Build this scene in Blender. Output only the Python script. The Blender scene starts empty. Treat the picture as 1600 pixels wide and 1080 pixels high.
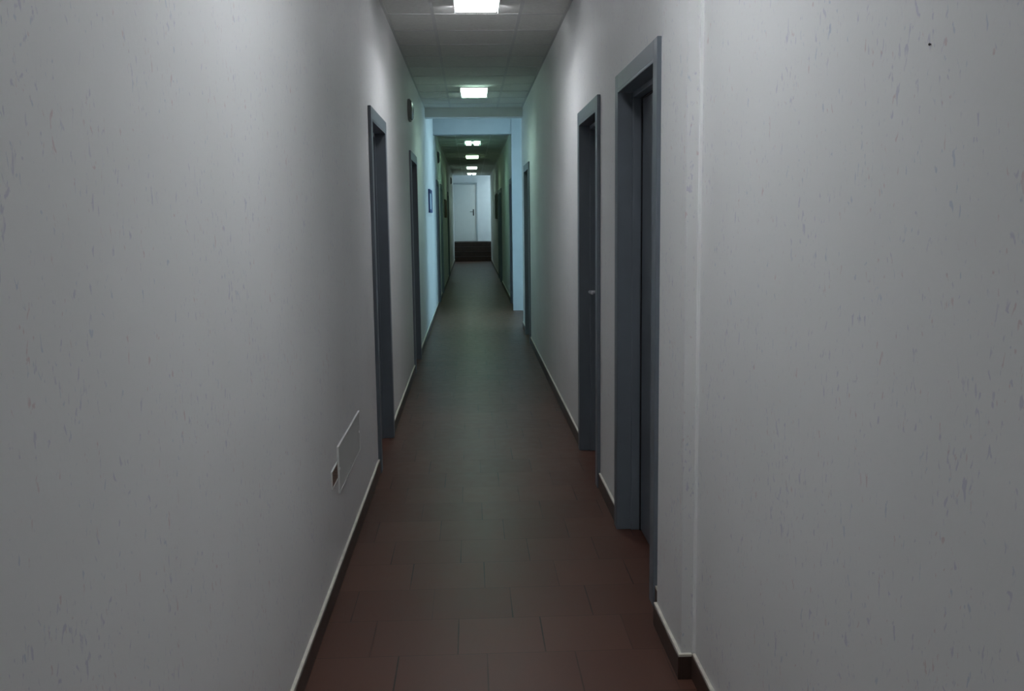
import bpy, bmesh, math
from mathutils import Matrix, Vector

# ------------------------------------------------------------------ camera
F_PX, PITCH, YAW, ROLL = 1514.2, 0.13199, 0.04077, 0.01202
EYE = 1.5
scene = bpy.context.scene
C = scene.collection
cam_data = bpy.data.cameras.new('camera')
cam_data.sensor_fit = 'HORIZONTAL'; cam_data.sensor_width = 36.0
cam_data.lens = 36.0 * F_PX / 1600.0
cam_data.clip_start = 0.05; cam_data.clip_end = 200
cam = bpy.data.objects.new('camera', cam_data); C.objects.link(cam)
cy, sy, cp, sp, cr, sr = (math.cos(YAW), math.sin(YAW), math.cos(PITCH), math.sin(PITCH), math.cos(ROLL), math.sin(ROLL))
fwd = Vector((sy * cp, cy * cp, -sp))
right0 = Vector((cy, -sy, 0.0))
down0 = fwd.cross(right0)
right = right0 * cr + down0 * sr
down = -right0 * sr + down0 * cr
m = Matrix.Identity(4)
for i in range(3):
    m[i][0] = right[i]; m[i][1] = -down[i]; m[i][2] = -fwd[i]
m[0][3], m[1][3], m[2][3] = 0.0, 0.0, EYE
cam.matrix_world = m
scene.camera = cam

# ------------------------------------------------------------------ colour management, world
vs = scene.view_settings
vs.view_transform = 'Standard'; vs.look = 'None'; vs.gamma = 1.0; vs.use_curve_mapping = False
vs.exposure = 0.0
SKY_COL = (0.47, 0.80, 0.97); SKY_STR = 3.4
world = bpy.data.worlds.new('daylight'); scene.world = world
world.use_nodes = True
bg = world.node_tree.nodes['Background']
bg.inputs['Color'].default_value = (*SKY_COL, 1); bg.inputs['Strength'].default_value = SKY_STR

def portal(name, loc, rot, sx, sz):
    d = bpy.data.lights.new(name, 'AREA'); d.shape = 'RECTANGLE'; d.size = sx; d.size_y = sz
    d.cycles.is_portal = True
    o = bpy.data.objects.new(name, d); o.location = loc; o.rotation_euler = rot; C.objects.link(o)
portal('window_portal', (2.39, 14.4, 1.35), (0, math.radians(90), 0), 2.5, 2.0)
portal('window_portal', (2.29, 34.85, 1.95), (0, math.radians(90), 0), 2.1, 1.3)

# lamp colours (fluorescent tubes of different tints) and strengths, by lamp centre along the corridor
LAMPS = [(-2.27, (0.93, 0.955, 1.0), 20.0, False), (2.42, (0.92, 0.95, 1.0), 38.0, False), (6.46, (0.93, 0.95, 1.0), 36.0, False),
         (11.13, (0.66, 1.0, 0.83), 19.0, False), (18.6, (0.50, 1.0, 0.72), 20.0, True),
         (22.8, (0.60, 1.0, 0.60), 8.0, False), (27.8, (0.66, 1.0, 0.80), 9.0, False),
         (31.6, (0.72, 1.0, 0.85), 15.0, True)]

# ------------------------------------------------------------------ materials
def nmat(name):
    mt = bpy.data.materials.new(name); mt.use_nodes = True
    return mt, mt.node_tree.nodes, mt.node_tree.links, mt.node_tree.nodes['Principled BSDF']

def plain(name, col, rough=0.6, metal=0.0, spec=0.5, var=0.06, scale=6.0, bump=0.0):
    mt, N, L, b = nmat(name)
    tc = N.new('ShaderNodeTexCoord'); no = N.new('ShaderNodeTexNoise')
    no.inputs['Scale'].default_value = scale; no.inputs['Detail'].default_value = 4
    L.new(tc.outputs['Object'], no.inputs['Vector'])
    r = N.new('ShaderNodeValToRGB')
    r.color_ramp.elements[0].position = 0.3; r.color_ramp.elements[1].position = 0.7
    r.color_ramp.elements[0].color = tuple(c * (1 - var) for c in col) + (1,)
    r.color_ramp.elements[1].color = tuple(min(1, c * (1 + var)) for c in col) + (1,)
    L.new(no.outputs['Fac'], r.inputs['Fac']); L.new(r.outputs['Color'], b.inputs['Base Color'])
    b.inputs['Roughness'].default_value = rough; b.inputs['Metallic'].default_value = metal
    b.inputs['Specular IOR Level'].default_value = spec
    if bump:
        bp = N.new('ShaderNodeBump'); bp.inputs['Strength'].default_value = bump; bp.inputs['Distance'].default_value = 0.002
        n2 = N.new('ShaderNodeTexNoise'); n2.inputs['Scale'].default_value = 180
        L.new(tc.outputs['Object'], n2.inputs['Vector']); L.new(n2.outputs['Fac'], bp.inputs['Height'])
        L.new(bp.outputs['Normal'], b.inputs['Normal'])
    return mt

def mathn(N, L, op, a, b=None, c=None):
    n = N.new('ShaderNodeMath'); n.operation = op
    for i, v in enumerate((a, b, c)):
        if v is None: continue
        if isinstance(v, (int, float)): n.inputs[i].default_value = v
        else: L.new(v, n.inputs[i])
    return n.outputs[0]

def wall_material():
    """painted plaster with a sparse pattern of small upright lilac, blue and rust flecks"""
    mt, N, L, b = nmat('speckled_wall_paint')
    tc = N.new('ShaderNodeTexCoord')
    base = N.new('ShaderNodeTexNoise'); base.inputs['Scale'].default_value = 1.3; base.inputs['Detail'].default_value = 3
    L.new(tc.outputs['Object'], base.inputs['Vector'])
    rb = N.new('ShaderNodeValToRGB')
    rb.color_ramp.elements[0].position = .3; rb.color_ramp.elements[1].position = .7
    rb.color_ramp.elements[0].color = (.715, .72, .712, 1); rb.color_ramp.elements[1].color = (.765, .77, .765, 1)
    L.new(base.outputs['Fac'], rb.inputs['Fac'])
    col = rb.outputs['Color']
    for k, (off, colr, lo, hi) in enumerate((((0, 0, 0), (.50, .49, .60), .655, .72), ((7.3, 2.1, 4.4), (.60, .46, .47), .68, .74),
                                              ((3.1, 9.2, 1.7), (.47, .53, .62), .68, .74))):
        mp = N.new('ShaderNodeMapping'); mp.inputs['Location'].default_value = off
        mp.inputs['Scale'].default_value = (72, 72, 34)
        L.new(tc.outputs['Object'], mp.inputs['Vector'])
        n = N.new('ShaderNodeTexNoise'); n.inputs['Scale'].default_value = 1.0; n.inputs['Detail'].default_value = 3
        n.inputs['Distortion'].default_value = .6
        L.new(mp.outputs['Vector'], n.inputs['Vector'])
        big = N.new('ShaderNodeTexNoise'); big.inputs['Scale'].default_value = 5 + 2 * k; big.inputs['Detail'].default_value = 1
        L.new(tc.outputs['Object'], big.inputs['Vector'])
        s = mathn(N, L, 'MULTIPLY_ADD', big.outputs['Fac'], .28, -.14)
        s = mathn(N, L, 'ADD', n.outputs['Fac'], s)
        r = N.new('ShaderNodeMapRange'); r.inputs['From Min'].default_value = lo; r.inputs['From Max'].default_value = hi
        r.inputs['To Max'].default_value = .6
        L.new(s, r.inputs['Value'])
        mx = N.new('ShaderNodeMix'); mx.data_type = 'RGBA'
        L.new(r.outputs['Result'], mx.inputs['Factor']); L.new(col, mx.inputs['A'])
        mx.inputs['B'].default_value = (*colr, 1)
        col = mx.outputs['Result']
    L.new(col, b.inputs['Base Color'])
    b.inputs['Roughness'].default_value = .62; b.inputs['Specular IOR Level'].default_value = .3
    bp = N.new('ShaderNodeBump'); bp.inputs['Strength'].default_value = .12; bp.inputs['Distance'].default_value = .003
    n2 = N.new('ShaderNodeTexNoise'); n2.inputs['Scale'].default_value = 60
    L.new(tc.outputs['Object'], n2.inputs['Vector']); L.new(n2.outputs['Fac'], bp.inputs['Height'])
    L.new(bp.outputs['Normal'], b.inputs['Normal'])
    return mt

def floor_material():
    """brick-red tiles, rows across the corridor, each row shifted by a third of a tile"""
    mt, N, L, b = nmat('terracotta_tile')
    tc = N.new('ShaderNodeTexCoord'); sx = N.new('ShaderNodeSeparateXYZ')
    L.new(tc.outputs['Object'], sx.inputs[0])
    T = .305; P = .3
    v = mathn(N, L, 'DIVIDE', mathn(N, L, 'SUBTRACT', sx.outputs['Y'], 3.19), P)
    row = mathn(N, L, 'FLOOR', v)
    fv = mathn(N, L, 'FRACT', v)
    # row 0 (3.19..3.49) has joints at x=-.07; each further row shifts by -.1
    xs = mathn(N, L, 'ADD', sx.outputs['X'], mathn(N, L, 'MULTIPLY_ADD', row, .1015, .07))
    u = mathn(N, L, 'DIVIDE', xs, T)
    fu = mathn(N, L, 'FRACT', u); cu = mathn(N, L, 'FLOOR', u)
    du = mathn(N, L, 'MINIMUM', fu, mathn(N, L, 'SUBTRACT', 1.0, fu))
    dv = mathn(N, L, 'MINIMUM', fv, mathn(N, L, 'SUBTRACT', 1.0, fv))
    wn = N.new('ShaderNodeTexNoise'); wn.inputs['Scale'].default_value = 2.3; wn.inputs['Detail'].default_value = 2
    L.new(tc.outputs['Object'], wn.inputs['Vector'])
    wr = N.new('ShaderNodeMapRange'); wr.inputs['From Min'].default_value = .38; wr.inputs['From Max'].default_value = .62
    wr.inputs['To Min'].default_value = .25; wr.inputs['To Max'].default_value = 1.0
    L.new(wn.outputs['Fac'], wr.inputs['Value'])
    ju = mathn(N, L, 'MULTIPLY', mathn(N, L, 'LESS_THAN', du, .0085), wr.outputs['Result'])
    jv = mathn(N, L, 'MULTIPLY', mathn(N, L, 'LESS_THAN', dv, .008), .45)
    j = mathn(N, L, 'MAXIMUM', ju, jv)
    cb = N.new('ShaderNodeCombineXYZ'); L.new(cu, cb.inputs[0]); L.new(row, cb.inputs[1])
    wh = N.new('ShaderNodeTexWhiteNoise'); wh.noise_dimensions = '2D'; L.new(cb.outputs[0], wh.inputs['Vector'])
    n = N.new('ShaderNodeTexNoise'); n.inputs['Scale'].default_value = 14; n.inputs['Detail'].default_value = 6
    L.new(tc.outputs['Object'], n.inputs['Vector'])
    mixf = mathn(N, L, 'ADD', mathn(N, L, 'MULTIPLY', wh.outputs['Value'], .45), mathn(N, L, 'MULTIPLY', n.outputs['Fac'], .55))
    r = N.new('ShaderNodeValToRGB')
    r.color_ramp.elements[0].position = .2; r.color_ramp.elements[1].position = .8
    r.color_ramp.elements[0].color = (.076, .034, .024, 1); r.color_ramp.elements[1].color = (.104, .050, .036, 1)
    L.new(mixf, r.inputs['Fac'])
    mx = N.new('ShaderNodeMix'); mx.data_type = 'RGBA'
    L.new(j, mx.inputs['Factor']); L.new(r.outputs['Color'], mx.inputs['A']); mx.inputs['B'].default_value = (.018, .013, .012, 1)
    L.new(mx.outputs['Result'], b.inputs['Base Color'])
    rr = N.new('ShaderNodeMapRange'); rr.inputs['To Min'].default_value = .32; rr.inputs['To Max'].default_value = .46
    L.new(n.outputs['Fac'], rr.inputs['Value']); L.new(rr.outputs['Result'], b.inputs['Roughness'])
    b.inputs['Specular IOR Level'].default_value = .15
    bp = N.new('ShaderNodeBump'); bp.inputs['Strength'].default_value = .5; bp.inputs['Distance'].default_value = .002; bp.invert = True
    L.new(j, bp.inputs['Height']); L.new(bp.outputs['Normal'], b.inputs['Normal'])
    return mt

def emit(name, col, strength):
    mt, N, L, b = nmat(name)
    b.inputs['Base Color'].default_value = (.8, .8, .8, 1)
    b.inputs['Emission Color'].default_value = (*col, 1); b.inputs['Emission Strength'].default_value = strength
    b.inputs['Roughness'].default_value = .4
    return mt

def glass_material():
    mt, N, L, b = nmat('window_glass')
    b.inputs['Base Color'].default_value = (.95, .98, 1, 1); b.inputs['Roughness'].default_value = 0.0
    b.inputs['Transmission Weight'].default_value = 1.0; b.inputs['IOR'].default_value = 1.0
    return mt

M = dict(louvre=plain('grey_louvre', (.35, .35, .35), .5), hdr=plain('dimmed_plaster', (.43, .46, .475), .7, var=.03), bright=plain('pale_bead', (.86, .87, .86), .6, var=.02),  # hdr: white plaster, its colour darkened and blued to imitate weaker daylight
    wall=wall_material(), floor=floor_material(),
    white=plain('white_plaster', (.70, .71, .71), .7, var=.03),
    tile=plain('ceiling_tile', (.76, .76, .73), .9, spec=.1, var=.05, scale=40, bump=.2),
    grid=plain('ceiling_grid', (.66, .66, .65), .6, var=.02), gridw=plain('white_ceiling_grid', (.85, .85, .84), .5, var=.02),
    base=plain('brown_skirting_tile', (.060, .037, .028), .45, var=.2, scale=9),
    bead=plain('skirting_grout', (.62, .60, .52), .8, var=.1, scale=30),
    frame=plain('blue_grey_metal', (.145, .170, .198), .42, var=.05),
    leaf=plain('blue_grey_door', (.115, .135, .160), .5, var=.06),
    shadow_strip=plain('black_shadow_strip', (.01, .01, .011), .8),  # black strips stand in for the shadow gap round each leaf
    chrome=plain('chrome', (.92, .92, .94), .34, 1.0, var=.01),
    fix=plain('white_metal', (.75, .75, .75), .4, var=.02),
    dark=plain('grey_plastic', (.17, .18, .175), .45, var=.05),
    lens=plain('dark_lens', (.20, .215, .21), .25, var=.05),
    brown=plain('brown_insert', (.19, .105, .08), .5, var=.1),
    black=plain('black_hole', (.012, .01, .01), .7),
    plate=plain('painted_cover', (.62, .63, .61), .6, var=.03),
    blue=plain('blue_frame', (.03, .05, .18), .4), pale=plain('pale_blue_card', (.42, .52, .62), .6),
    bboard=plain('brown_board', (.10, .05, .035), .6, var=.15), gboard=plain('green_board', (.05, .085, .045), .7, var=.15),
    gframe=plain('dark_board_frame', (.04, .05, .035), .5),
    step=plain('dark_red_stone', (.048, .026, .021), .45, var=.2, scale=12), nose=plain('step_nosing', (.020, .010, .009), .7),
    pdoor=plain('pale_grey_door', (.68, .69, .66), .5, var=.02), pframe=plain('pale_grey_frame', (.42, .45, .45), .5, var=.02),
    steel=plain('dark_steel', (.08, .08, .085), .4, .8), glass=glass_material(),
    gfloor=plain('rough_ground', (.2, .2, .2), .9))

# ------------------------------------------------------------------ helpers
def box(bm, x0, x1, y0, y1, z0, z1, bev=0.0, seg=2):
    if x1 < x0: x0, x1 = x1, x0
    r = bmesh.ops.create_cube(bm, size=1.0, matrix=Matrix.LocRotScale(Vector(((x0 + x1) / 2, (y0 + y1) / 2, (z0 + z1) / 2)), None,
                                                                   Vector((x1 - x0, y1 - y0, z1 - z0))))
    if bev:
        ed = list({e for v in r['verts'] for e in v.link_edges})
        bmesh.ops.bevel(bm, geom=ed, offset=bev, segments=seg, profile=.5, affect='EDGES')

def cyl(bm, a, b, r, seg=20, r2=None):
    a, b = Vector(a), Vector(b); d = b - a
    rot = d.to_track_quat('Z', 'Y').to_matrix().to_4x4()
    bmesh.ops.create_cone(bm, cap_ends=True, segments=seg, radius1=r, radius2=r if r2 is None else r2, depth=d.length,
                          matrix=Matrix.Translation((a + b) / 2) @ rot)

def obj(name, bm, mat, parent=None, smooth=False):
    me = bpy.data.meshes.new(name); bmesh.ops.recalc_face_normals(bm, faces=bm.faces); bm.to_mesh(me); bm.free()
    me.materials.append(mat)
    if smooth:
        for p in me.polygons: p.use_smooth = True
    o = bpy.data.objects.new(name, me); C.objects.link(o)
    if parent is not None: o.parent = parent
    return o

def mesh(name, mat, parent, boxes, bev=0.0, smooth=False):
    bm = bmesh.new()
    for b in boxes: box(bm, *b, bev=bev)
    return obj(name, bm, mat, parent, smooth)

def empty(name, loc):
    o = bpy.data.objects.new(name, None); o.location = loc; o.empty_display_size = .1; C.objects.link(o); return o

def tag(o, label, cat, group=None, kind=None):
    o['label'] = label; o['category'] = cat
    if group: o['group'] = group
    if kind: o['kind'] = kind
    return o

def struct(name, mat, boxes, label, cat, bev=0.0):
    return tag(mesh(name, mat, None, boxes, bev), label, cat, kind='structure')

# ------------------------------------------------------------------ dimensions
XL, XR, XP, XN, XF = -.57, .695, .66, .705, .69      # left wall, right wall, pilaster, near right wall, far right wall
H = 2.91; HT = 3.25                                    # corridor ceiling, top of walls
Y0, YE = -5.0, 33.4                                    # back of the corridor, foot of the steps
LOB0, LOB1, LX = 13.13, 15.6, 2.3                      # side passage on the right
DT = 2.135                                             # door frame outer height
TR = .07                                               # frame face width
WT = .22                                               # wall thickness
END = 35.5; LZ = .64

DL = [(5.63, 6.64, 'near'), (9.33, 10.39, 'near'), (16.45, 17.45, 'near'), (18.6, 19.6, 'near'), (24.2, 25.2, 'near')]
DR = [(3.55, 4.57, 'near'), (5.21, 6.17, 'far'), (11.4, 12.42, 'near')]
DF = [(15.86, 16.95, 'near'), (21.6, 22.6, 'near'), (23.0, 24.0, 'near')]

def wall_with_doors(xin, sgn, y0, y1, doors, z1=HT):
    """boxes of a wall whose room face is x=xin and which runs back in direction sgn; closed niches for the doors"""
    B = []; y = y0
    for a, b, _ in doors:
        B.append((xin, xin + sgn * WT, y, a + TR - .02, 0, z1))
        B.append((xin, xin + sgn * WT, a + TR - .02, b - TR + .02, DT - TR + .02, z1))
        B.append((xin + sgn * (WT - .03), xin + sgn * WT, a + TR - .02, b - TR + .02, 0, DT - TR + .02))
        y = b - TR + .02
    B.append((xin, xin + sgn * WT, y, y1, 0, z1))
    return B

# ------------------------------------------------------------------ shell
struct('floor', M['floor'], [(XL - WT, LX + .1, Y0 - .1, YE, -.1, 0)], 'brown red tiled corridor floor with thin dark joints', 'floor')
struct('wall_left', M['wall'], wall_with_doors(XL, -1, Y0, YE, DL), 'long pale speckled wall on the left of the corridor', 'wall')
struct('wall_right', M['wall'], wall_with_doors(XR, 1, 3.38, LOB0, DR), 'pale right hand wall beyond the pilaster with the two nearest grey doors', 'wall')
struct('wall_right_near', M['wall'], [(XN, XR + WT, Y0, 2.97, 0, HT)], 'pale speckled wall at the right edge of the picture', 'wall')
struct('trim_1', M['wall'], [(XP, XR + WT, 2.97, 3.38, 0, H)], 'shallow upright pilaster on the right wall before the nearest door', 'pilaster')
struct('wall_right_far', M['wall'], wall_with_doors(XF, 1, LOB1, YE, DF), 'right hand wall of the far corridor beyond the bright side passage', 'wall')
struct('wall_back', M['wall'], [(XL - WT, XN + WT, Y0 - .12, Y0, 0, HT)], 'wall closing the corridor behind the viewer', 'wall')

struct('trim_7', M['bright'], [(XN - .009, XN, 2.961, 2.97, .087, H)], 'thin pale plaster bead in the corner beside the pilaster', 'bead')

# ceiling: tiles and a visible metal grid
ceil = struct('ceiling', M['tile'], [(XL, XN, Y0, 12.85, H, H + .1)], 'suspended tiled ceiling of the near corridor', 'ceiling')
ceil2 = struct('ceiling_far', M['tile'], [(XL, XF, LOB1 + .2, YE, H, H + .1)], 'dark tiled ceiling of the far corridor', 'ceiling')
def grid(parent, y0, y1, xr, gm):
    B = []
    for x in (-.24, .37): B.append((x - .012, x + .012, y0, y1, H - .003, H))
    k = math.ceil((y0 + .05 - 7.03) / .6)
    while 7.03 + k * .6 < y1:
        y = 7.03 + k * .6
        for a, b in ((XL, -.252), (-.228, .358), (.382, xr)): B.append((a, b, y - .012, y + .012, H - .003, H))
        k += 1
    for s, x in ((1, XL), (-1, xr)): B.append((x, x + s * .018, y0, y1, H - .006, H - .003))
    mesh('ceiling_grid', gm, parent, B)
grid(ceil, Y0 + .01, 12.84, XR, M['grid']); grid(ceil2, LOB1 + .21, YE - .01, XF, M['gridw'])
struct('ceiling_passage', M['white'], [(XL, LX + .1, LOB0 - .08, LOB1, 3.05, 3.15)], 'plain ceiling of the bright side passage', 'ceiling')
struct('trim_2', M['white'], [(XL, XR, 12.85, 13.05, 2.79, HT)], 'ceiling beam where the near corridor meets the side passage', 'beam')
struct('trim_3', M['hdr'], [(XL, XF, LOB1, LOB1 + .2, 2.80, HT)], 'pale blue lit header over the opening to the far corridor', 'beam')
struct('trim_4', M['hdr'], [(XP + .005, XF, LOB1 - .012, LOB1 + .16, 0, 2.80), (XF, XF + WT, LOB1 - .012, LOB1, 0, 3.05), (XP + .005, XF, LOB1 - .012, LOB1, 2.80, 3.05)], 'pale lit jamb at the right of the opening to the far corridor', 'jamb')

# side passage (right): near wall, far wall, window wall
struct('wall_passage_near', M['white'], [(XR + WT, LX + .1, LOB0 - .1, LOB0, 0, HT)], 'near wall of the side passage', 'wall')
struct('wall_passage_far', M['white'], [(XF + WT, LX + .1, LOB1, LOB1 + .1, 0, HT)], 'far wall of the side passage', 'wall')
struct('wall_passage_window', M['white'], [(LX, LX + .1, LOB0, 13.4, 0, HT), (LX, LX + .1, 15.4, LOB1, 0, HT), (LX, LX + .1, 13.4, 15.4, 0, .1),
       (LX, LX + .1, 13.4, 15.4, 2.6, HT)], 'window wall at the end of the side passage', 'wall')
def window(name, x, y0, y1, z0, z1, label, out):
    r = tag(empty(name, (x, (y0 + y1) / 2, z0)), label, 'window', kind='structure')
    yc = (y1 - y0) / 2; h = z1 - z0; t = .05; mu = 0
    mesh('window_frame', M['fix'], r, [(-.02, .04, -yc, -yc + t, 0, h), (-.02, .04, yc - t, yc, 0, h), (-.02, .04, -yc + t, yc - t, 0, t),
         (-.02, .04, -yc + t, yc - t, h - t, h), (-.02, .04, -t / 2, t / 2, t, h - t)])
    mesh('pane', M['glass'], r, [(.005, .011, -yc + t, -t / 2, t, h - t)])
    mesh('pane', M['glass'], r, [(.005, .011, t / 2, yc - t, t, h - t)])
window('window_1', LX + .03, 13.4, 15.4, .1, 2.6, 'daylit window at the end of the side passage', 1)

# end landing, raised on four steps
tag(mesh('floor_landing', M['step'], None, [(-1.0, 2.2, 34.3, END, 0, LZ)]), 'dark red landing at the top of the far steps', 'landing', kind='structure')
struct('wall_end', M['white'], [(-1.1, 2.3, END, END + .1, 0, 3.3)], 'white end wall above the far steps with a pale door', 'wall')
struct('wall_landing_left', M['white'], [(-1.1, -1.0, YE, END, 0, 3.3)], 'left wall of the landing', 'wall')
struct('wall_landing_right', M['white'], [(2.2, 2.3, YE, 34.2, 0, 3.3), (2.2, 2.3, 34.2, END, 0, .9), (2.2, 2.3, 34.2, END, 3.0, 3.3)], 'window wall of the landing', 'wall')
struct('wall_landing_near', M['white'], [(-1.1, XL - WT, YE - .1, YE, 0, 3.3), (XF + WT, 2.3, YE - .1, YE, 0, 3.3), (XL - WT, XF + WT, YE - .1, YE, HT, 3.3)], 'near side wall of the landing', 'wall')
struct('wall_end_header', M['wall'], [(XL, XF, YE - .15, YE, H + .1, HT)], 'strip of wall above the far end of the ceiling', 'wall')
struct('ceiling_landing', M['white'], [(-1.1, 2.3, YE, END + .1, 3.3, 3.4)], 'ceiling above the landing', 'ceiling')
window('window_2', 2.23, 34.2, END, .9, 3.0, 'daylit window beside the landing', 1)
st = tag(empty('staircase', (.06, 33.4, 0)), 'short dark brown flight of steps at the far end of the corridor', 'steps')
for k in range(4):
    z = LZ / 4 * (k + 1)
    y = .3 * k
    if k < 3: sb = mesh('step', M['step'], st, [(-.70, .70, y + .0, .9, z - LZ / 4, z)])
    else: sb = mesh('step', M['step'], st, [(-.70, .70, .899, .9, z - LZ / 4, z - .001)])
    mesh('nosing', M['nose'], sb, [(-.70, .70, y - .015, y + .03, z, z + .004 - (.002 if k == 3 else 0))])
# side stringers closing the landing volume either side of the steps
struct('trim_5', M['white'], [(-1.0, -.645, 33.4, 34.3, 0, LZ)], 'low wall at the left of the far steps', 'low wall')
struct('trim_6', M['white'], [(.765, 2.2, 33.4, 34.3, 0, LZ)], 'low wall at the right of the far steps', 'low wall')

# pale end door
pd = tag(empty('door_12', (-.215, END, LZ)), 'pale grey door on the white end wall above the far steps', 'door', kind='structure')
mesh('door_frame', M['pframe'], pd, [(-.47, -.41, -.05, 0, 0, 2.10), (.41, .47, -.05, 0, 0, 2.10), (-.41, .41, -.05, 0, 2.04, 2.10)], .004)
mesh('door_leaf', M['pdoor'], pd, [(-.405, .405, -.03, 0, .008, 2.035)], .003)
bm = bmesh.new(); box(bm, .30, .345, -.04, -.03, .92, 1.15, bev=.004); cyl(bm, (.322, -.04, 1.06), (.322, -.09, 1.06), .011); cyl(bm, (.33, -.085, 1.06), (.20, -.085, 1.06), .010)
obj('door_handle', bm, M['steel'], pd)['label'] = 'dark lever handle with back plate'

# ------------------------------------------------------------------ grey doors
def door(n, xin, sgn, a, b, hand, label):
    """metal frame lapping the wall face, deep reveal, recessed leaf, lever handle.  local x runs INTO the wall"""
    r = tag(empty('door_%d' % n, (xin, (a + b) / 2, 0)), label, 'door', kind='structure')
    w = (b - a) / 2; s = sgn
    def B(x0, x1, *q): return (s * x0, s * x1, *q)
    pr = .018
    mesh('door_frame', M['frame'], r, [B(-pr, 0, -w, -w + TR, 0, DT), B(-pr, 0, w - TR, w, 0, DT), B(-pr, 0, -w + TR, w - TR, DT - TR, DT),
         B(-pr, .09, -w + TR - .001, -w + TR + .012, 0, DT - TR), B(-pr, .09, w - TR - .012, w - TR + .001, 0, DT - TR), B(-pr, .09, -w + TR, w - TR, DT - TR - .012, DT - TR + .001),
         B(.09, .15, -w + TR - .018, -w + TR - .004, 0, DT - TR + .01), B(.09, .15, w - TR + .004, w - TR + .018, 0, DT - TR + .01)], .0025)
    mesh('inner_frame', M['frame'], r, [B(.050, .0898, -w + TR + .0125, -w + TR + .024, 0, DT - TR - .024), B(.050, .0898, w - TR - .024, w - TR - .0125, 0, DT - TR - .024),
         B(.050, .0898, -w + TR + .0125, w - TR - .0125, DT - TR - .036, DT - TR - .0125)], .003)
    mesh('shadow_strip', M['shadow_strip'], r, [B(.090, .1, -w + TR + .012, -w + TR + .032, 0, DT - TR - .012), B(.090, .1, w - TR - .032, w - TR - .012, 0, DT - TR - .012),
         B(.090, .1, -w + TR + .032, w - TR - .032, DT - TR - .044, DT - TR - .012)])
    lf = mesh('door_leaf', M['leaf'], r, [B(.094, .14, -w + TR + .032, w - TR - .032, .006, DT - TR - .044)], .002)
    hy = -w + TR + .09 if hand == 'near' else w - TR - .09
    dr = 1 if hand == 'near' else -1
    bm = bmesh.new()
    cyl(bm, (s * .096, hy, 1.03), (s * .088, hy, 1.03), .026, 28); cyl(bm, (s * .09, hy, 1.03), (s * .035, hy, 1.03), .009)
    cyl(bm, (s * .04, hy - dr * .009, 1.03), (s * .04, hy + dr * .115, 1.03), .009, 20, .0075)
    cyl(bm, (s * .096, hy, .95), (s * .089, hy, .95), .024, 28)
    bmesh.ops.create_uvsphere(bm, u_segments=14, v_segments=8, radius=.0085, matrix=Matrix.Translation((s * .04, hy + dr * .115, 1.03)))
    h = obj('door_handle', bm, M['chrome'], r); h['label'] = 'chrome lever handle with keyhole rose'
    for hz in (.25, 1.85):
        bm = bmesh.new(); cyl(bm, (s * .088, -hy / abs(hy) * (w - TR - .014), hz), (s * .088, -hy / abs(hy) * (w - TR - .014), hz + .09), .007, 12)
        obj('hinge', bm, M['frame'], r)
    return r
n = 1
for (a, b, h), lab in zip(DR, ['nearest blue grey door on the right wall, just beyond the pilaster', 'second blue grey door on the right wall with a shiny chrome handle',
                               'narrow looking grey door on the right wall just before the bright side passage']):
    door(n, XR, 1, a, b, h, lab); n += 1
for (a, b, h), lab in zip(DL, ['nearest blue grey door on the left wall, beyond the white cover plate', 'dark grey door on the left wall below the oval wall lamp',
                               'first dark blue door on the left past the blue framed board', 'second dark door on the left wall of the far corridor',
                               'left wall door of the far corridor beyond the brown board']):
    door(n, XL, -1, a, b, h, lab); n += 1
for (a, b, h), lab in zip(DF, ['dark blue door on the right just past the pale lit jamb', 'dark door halfway along the right of the far corridor, nearer of a pair',
                               'dark door halfway along the right of the far corridor, farther of a pair']):
    door(n, XF, 1, a, b, h, lab); n += 1

# ------------------------------------------------------------------ skirting
def skirt(name, segs, xin, sgn, label, extra=()):
    """segs: y ranges; sgn = direction out of the wall (towards the room)"""
    o = tag(mesh(name, M['base'], None, [(xin, xin + sgn * .012, a, b, 0, .078) for a, b in segs] + list(extra), .0015), label, 'skirting', kind='structure')
    B = [(xin, xin + sgn * .010, a, b, .0785, .086) for a, b in segs]
    B += [(e[0], e[1], e[2], e[3], .0785, .086) for e in extra]
    mesh('grout_line', M['bead'], o, B)
    return o
def gaps(y0, y1, doors):
    out = []; y = y0
    for a, b, _ in doors: out.append((y, a - .001)); y = b + .001
    out.append((y, y1)); return out
skirt('baseboard_left', gaps(Y0, YE, DL), XL, 1, 'brown tile skirting along the left wall')
skirt('baseboard_right', gaps(3.392, LOB0, DR), XR, -1, 'brown tile skirting along the right wall between the doors')
skirt('baseboard_pilaster', [(2.958, 3.392)], XP, -1, 'brown tile skirting wrapped round the pilaster', [(XP, XN - .013, 2.958, 2.97, 0, .078), (XP, XR, 3.38, 3.392, 0, .078)])
skirt('baseboard_right_near', [(Y0, 2.97)], XN, -1, 'brown tile skirting at the bottom right corner of the picture')
skirt('baseboard_right_far', gaps(LOB1 + .16, YE, DF), XF, -1, 'brown tile skirting along the far right wall')
skirt('baseboard_passage', [], XF, -1, 'brown tile skirting of the side passage', [(XR, LX, LOB0, LOB0 + .012, 0, .078)])

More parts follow.
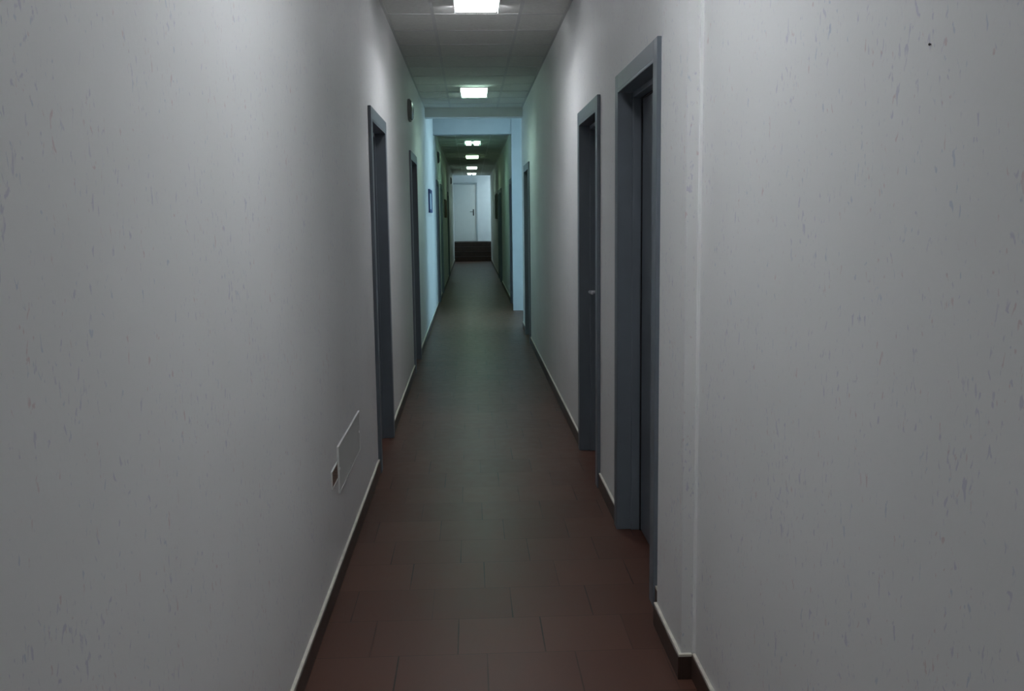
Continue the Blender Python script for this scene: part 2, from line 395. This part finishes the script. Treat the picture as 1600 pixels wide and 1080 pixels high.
# ------------------------------------------------------------------ ceiling lamps
LX0 = .062
names = {2.42: 'ceiling light overhead, nearest the viewer and above the frame', -2.27: 'ceiling light behind the viewer',
         6.46: 'large bright white ceiling light at the top edge of the picture', 11.13: 'second bright ceiling light, before the side passage',
         18.6: 'twin tube ceiling light just past the opening to the far corridor', 22.8: 'greenish ceiling light, second in the far corridor',
         27.8: 'pale ceiling light, third in the far corridor', 31.6: 'small twin tube ceiling light nearest the far steps'}
names[14.5] = 'ceiling light of the side passage, hidden behind the ceiling beam'
names[34.3] = 'added fill light above the landing, unseen behind the lower corridor ceiling'  # unseen lamp, added to brighten the end wall
for i, (yc, col, st_, twin) in enumerate(LAMPS + [(14.5, (.66, .92, 1.0), 15.0, False), (34.3, (.80, .95, 1.0), 46.0, False)]):
    r = tag(empty('ceiling_light', (LX0 if yc < 34 else 1.15, yc, 3.3 if yc > 34 else 3.05 if yc == 14.5 else H)), names[yc], 'ceiling light', 'ceiling lights down the middle of the corridor')
    em = emit('lamp_glow', col, st_)
    hw, hl = .150, .287
    z1 = -.003
    mesh('lamp_housing', M['fix'], r, [(-hw, hw, -hl, -hl + .012, -.014, z1), (-hw, hw, hl - .012, hl, -.014, z1), (-hw, -hw + .004, -hl + .012, hl - .012, -.064, z1),
         (hw - .004, hw, -hl + .012, hl - .012, -.064, z1), (-hw + .004, hw - .004, -hl + .012, hl - .012, -.008, z1)], .001)
    if twin:
        for s in (-1, 1):
            bm = bmesh.new(); x = s * .075
            box(bm, x - .046, x + .046, -hl + .03, hl - .03, -.030, -.010, bev=.006, seg=3)
            for e in (-1, 1): box(bm, x - .046, x + .046, e * (hl - .035), e * (hl - .027), -.046, -.012, bev=.003, seg=2)
            obj('lamp_tube', bm, em, r)
        xs = (-.143, -.075, -.013, .013, .075, .143)
    else:
        bm = bmesh.new(); box(bm, -hw + .014, hw - .014, -hl + .014, hl - .014, -.030, -.010, bev=.004, seg=2)
        for e in (-1, 1): box(bm, -hw + .016, hw - .016, e * (hl - .024), e * (hl - .015), -.048, -.012, bev=.004, seg=3)
        obj('diffuser', bm, em, r)
        xs = (-.143, -.0715, 0, .0715, .143)
    mesh('louvre', M['louvre'], r, [(x - .001, x + .001, -hl + .026, hl - .026, -.064, -.030) for x in xs])

# ------------------------------------------------------------------ oval wall lamps (unlit) on the left wall
def oval(y, z, label):
    r = tag(empty('emergency_light', (XL, y, z)), label, 'wall lamp', 'unlit oval lamps high on the left wall')
    def pill(x0, x1, hy, hz, seg=12, dome=0):
        bm = bmesh.new(); rings = []
        st = [(x0, 1.0), (x1, 1.0)] if not dome else [(x0, 1.0)] + [(x0 + (x1 - x0) * math.sin(k / 5 * math.pi / 2), math.cos(k / 5 * math.pi / 2) ** .6 if k < 5 else .25) for k in range(1, 6)]
        for x, sc in st:
            ring = []
            for s, c0 in ((1, hy - hz), (-1, -(hy - hz))):
                for k in range(seg + 1):
                    t = -math.pi / 2 + math.pi * k / seg + (0 if s > 0 else math.pi)
                    ring.append(bm.verts.new((x, c0 + math.cos(t) * hz * sc, math.sin(t) * hz * sc)))
            rings.append(ring)
        for a, b in zip(rings, rings[1:]):
            for k in range(len(a)): bm.faces.new((a[k], a[(k + 1) % len(a)], b[(k + 1) % len(a)], b[k]))
        bm.faces.new(rings[0]); bm.faces.new(rings[-1]); return bm
    obj('lamp_body', pill(0, .022, .17, .10), M['dark'], r)
    obj('lamp_cover', pill(.022, .045, .158, .088, dome=1), M['lens'], r, True)
oval(9.42, 2.51, 'dark oval wall lamp high above the second left door')
oval(17.65, 2.57, 'dark oval wall lamp high on the left, just past the opening')
oval(28.8, 2.57, 'tiny dark oval wall lamp high on the left near the far end')

# ------------------------------------------------------------------ boards on the walls
def board(xin, s, y0, y1, z0, z1, fm, pm, label, fw=.03):
    r = tag(empty('notice_board', (xin, (y0 + y1) / 2, z0)), label, 'notice board')
    w = (y1 - y0) / 2; h = z1 - z0
    mesh('board_frame', fm, r, [(0, s * .022, -w, -w + fw, 0, h), (0, s * .022, w - fw, w, 0, h), (0, s * .022, -w + fw, w - fw, 0, fw), (0, s * .022, -w + fw, w - fw, h - fw, h)], .002)
    mesh('board_panel', pm, r, [(0, s * .012, -w + fw, w - fw, fw, h - fw)])
board(XL, 1, 13.35, 14.2, 1.57, 1.89, M['blue'], M['pale'], 'blue framed board on the brightly lit left wall of the passage', .05)
board(XL, 1, 21.5, 22.9, 1.50, 1.90, M['bboard'], M['bboard'], 'dark brown board on the left wall of the far corridor')
board(XF, -1, 24.9, 26.8, 1.45, 2.10, M['gframe'], M['gboard'], 'dark green board on the right wall of the far corridor')

# ------------------------------------------------------------------ left wall: cover plate, socket; right wall: nail
r = tag(empty('cover_plate', (XL, 4.325, .37)), 'white rectangular cover plate low on the left wall before the first door', 'cover plate')
mesh('plate', M['plate'], r, [(0, .006, -.375, .375, 0, .19)], .002)
mesh('rim', M['plate'], r, [(0, .009, -.381, -.375, -.004, .196), (0, .009, -.375, .381, .19, .196), (0, .007, .375, .379, -.004, .19), (0, .007, -.375, .375, -.004, 0)], .0015)
for sy_ in (-.35, .35):
    bm = bmesh.new(); cyl(bm, (.004, sy_, .095), (.008, sy_, .095), .006, 14); obj('screw', bm, M['fix'], r)
r = tag(empty('wall_socket', (XL, 3.845, .435)), 'small brown wall socket beside the white cover plate', 'socket')
mesh('surround', M['plate'], r, [(0, .006, -.086, -.078, 0, .072), (0, .006, .078, .086, 0, .072), (0, .006, -.078, .078, 0, .005), (0, .006, -.078, .078, .067, .072)], .001)
sk = mesh('socket_face', M['brown'], r, [(0, .004, -.078, .078, .005, .067)], .001)
for c in (-.045, 0, .045):
    bm = bmesh.new(); cyl(bm, (.0025, c, .036), (.0046, c, .036), .0025, 12); cyl(bm, (.0025, c, .024), (.0046, c, .024), .0022, 12); cyl(bm, (.0025, c, .048), (.0046, c, .048), .0022, 12)
    obj('socket_hole', bm, M['black'], sk)
bm = bmesh.new(); cyl(bm, (XN, 1.495, 1.753), (XN - .002, 1.495, 1.753), .0012, 10); cyl(bm, (XN - .002, 1.495, 1.753), (XN - .0035, 1.495, 1.753), .0022, 16, .0016)
tag(obj('nail', bm, M['black']), 'tiny dark nail high on the near right wall', 'nail')
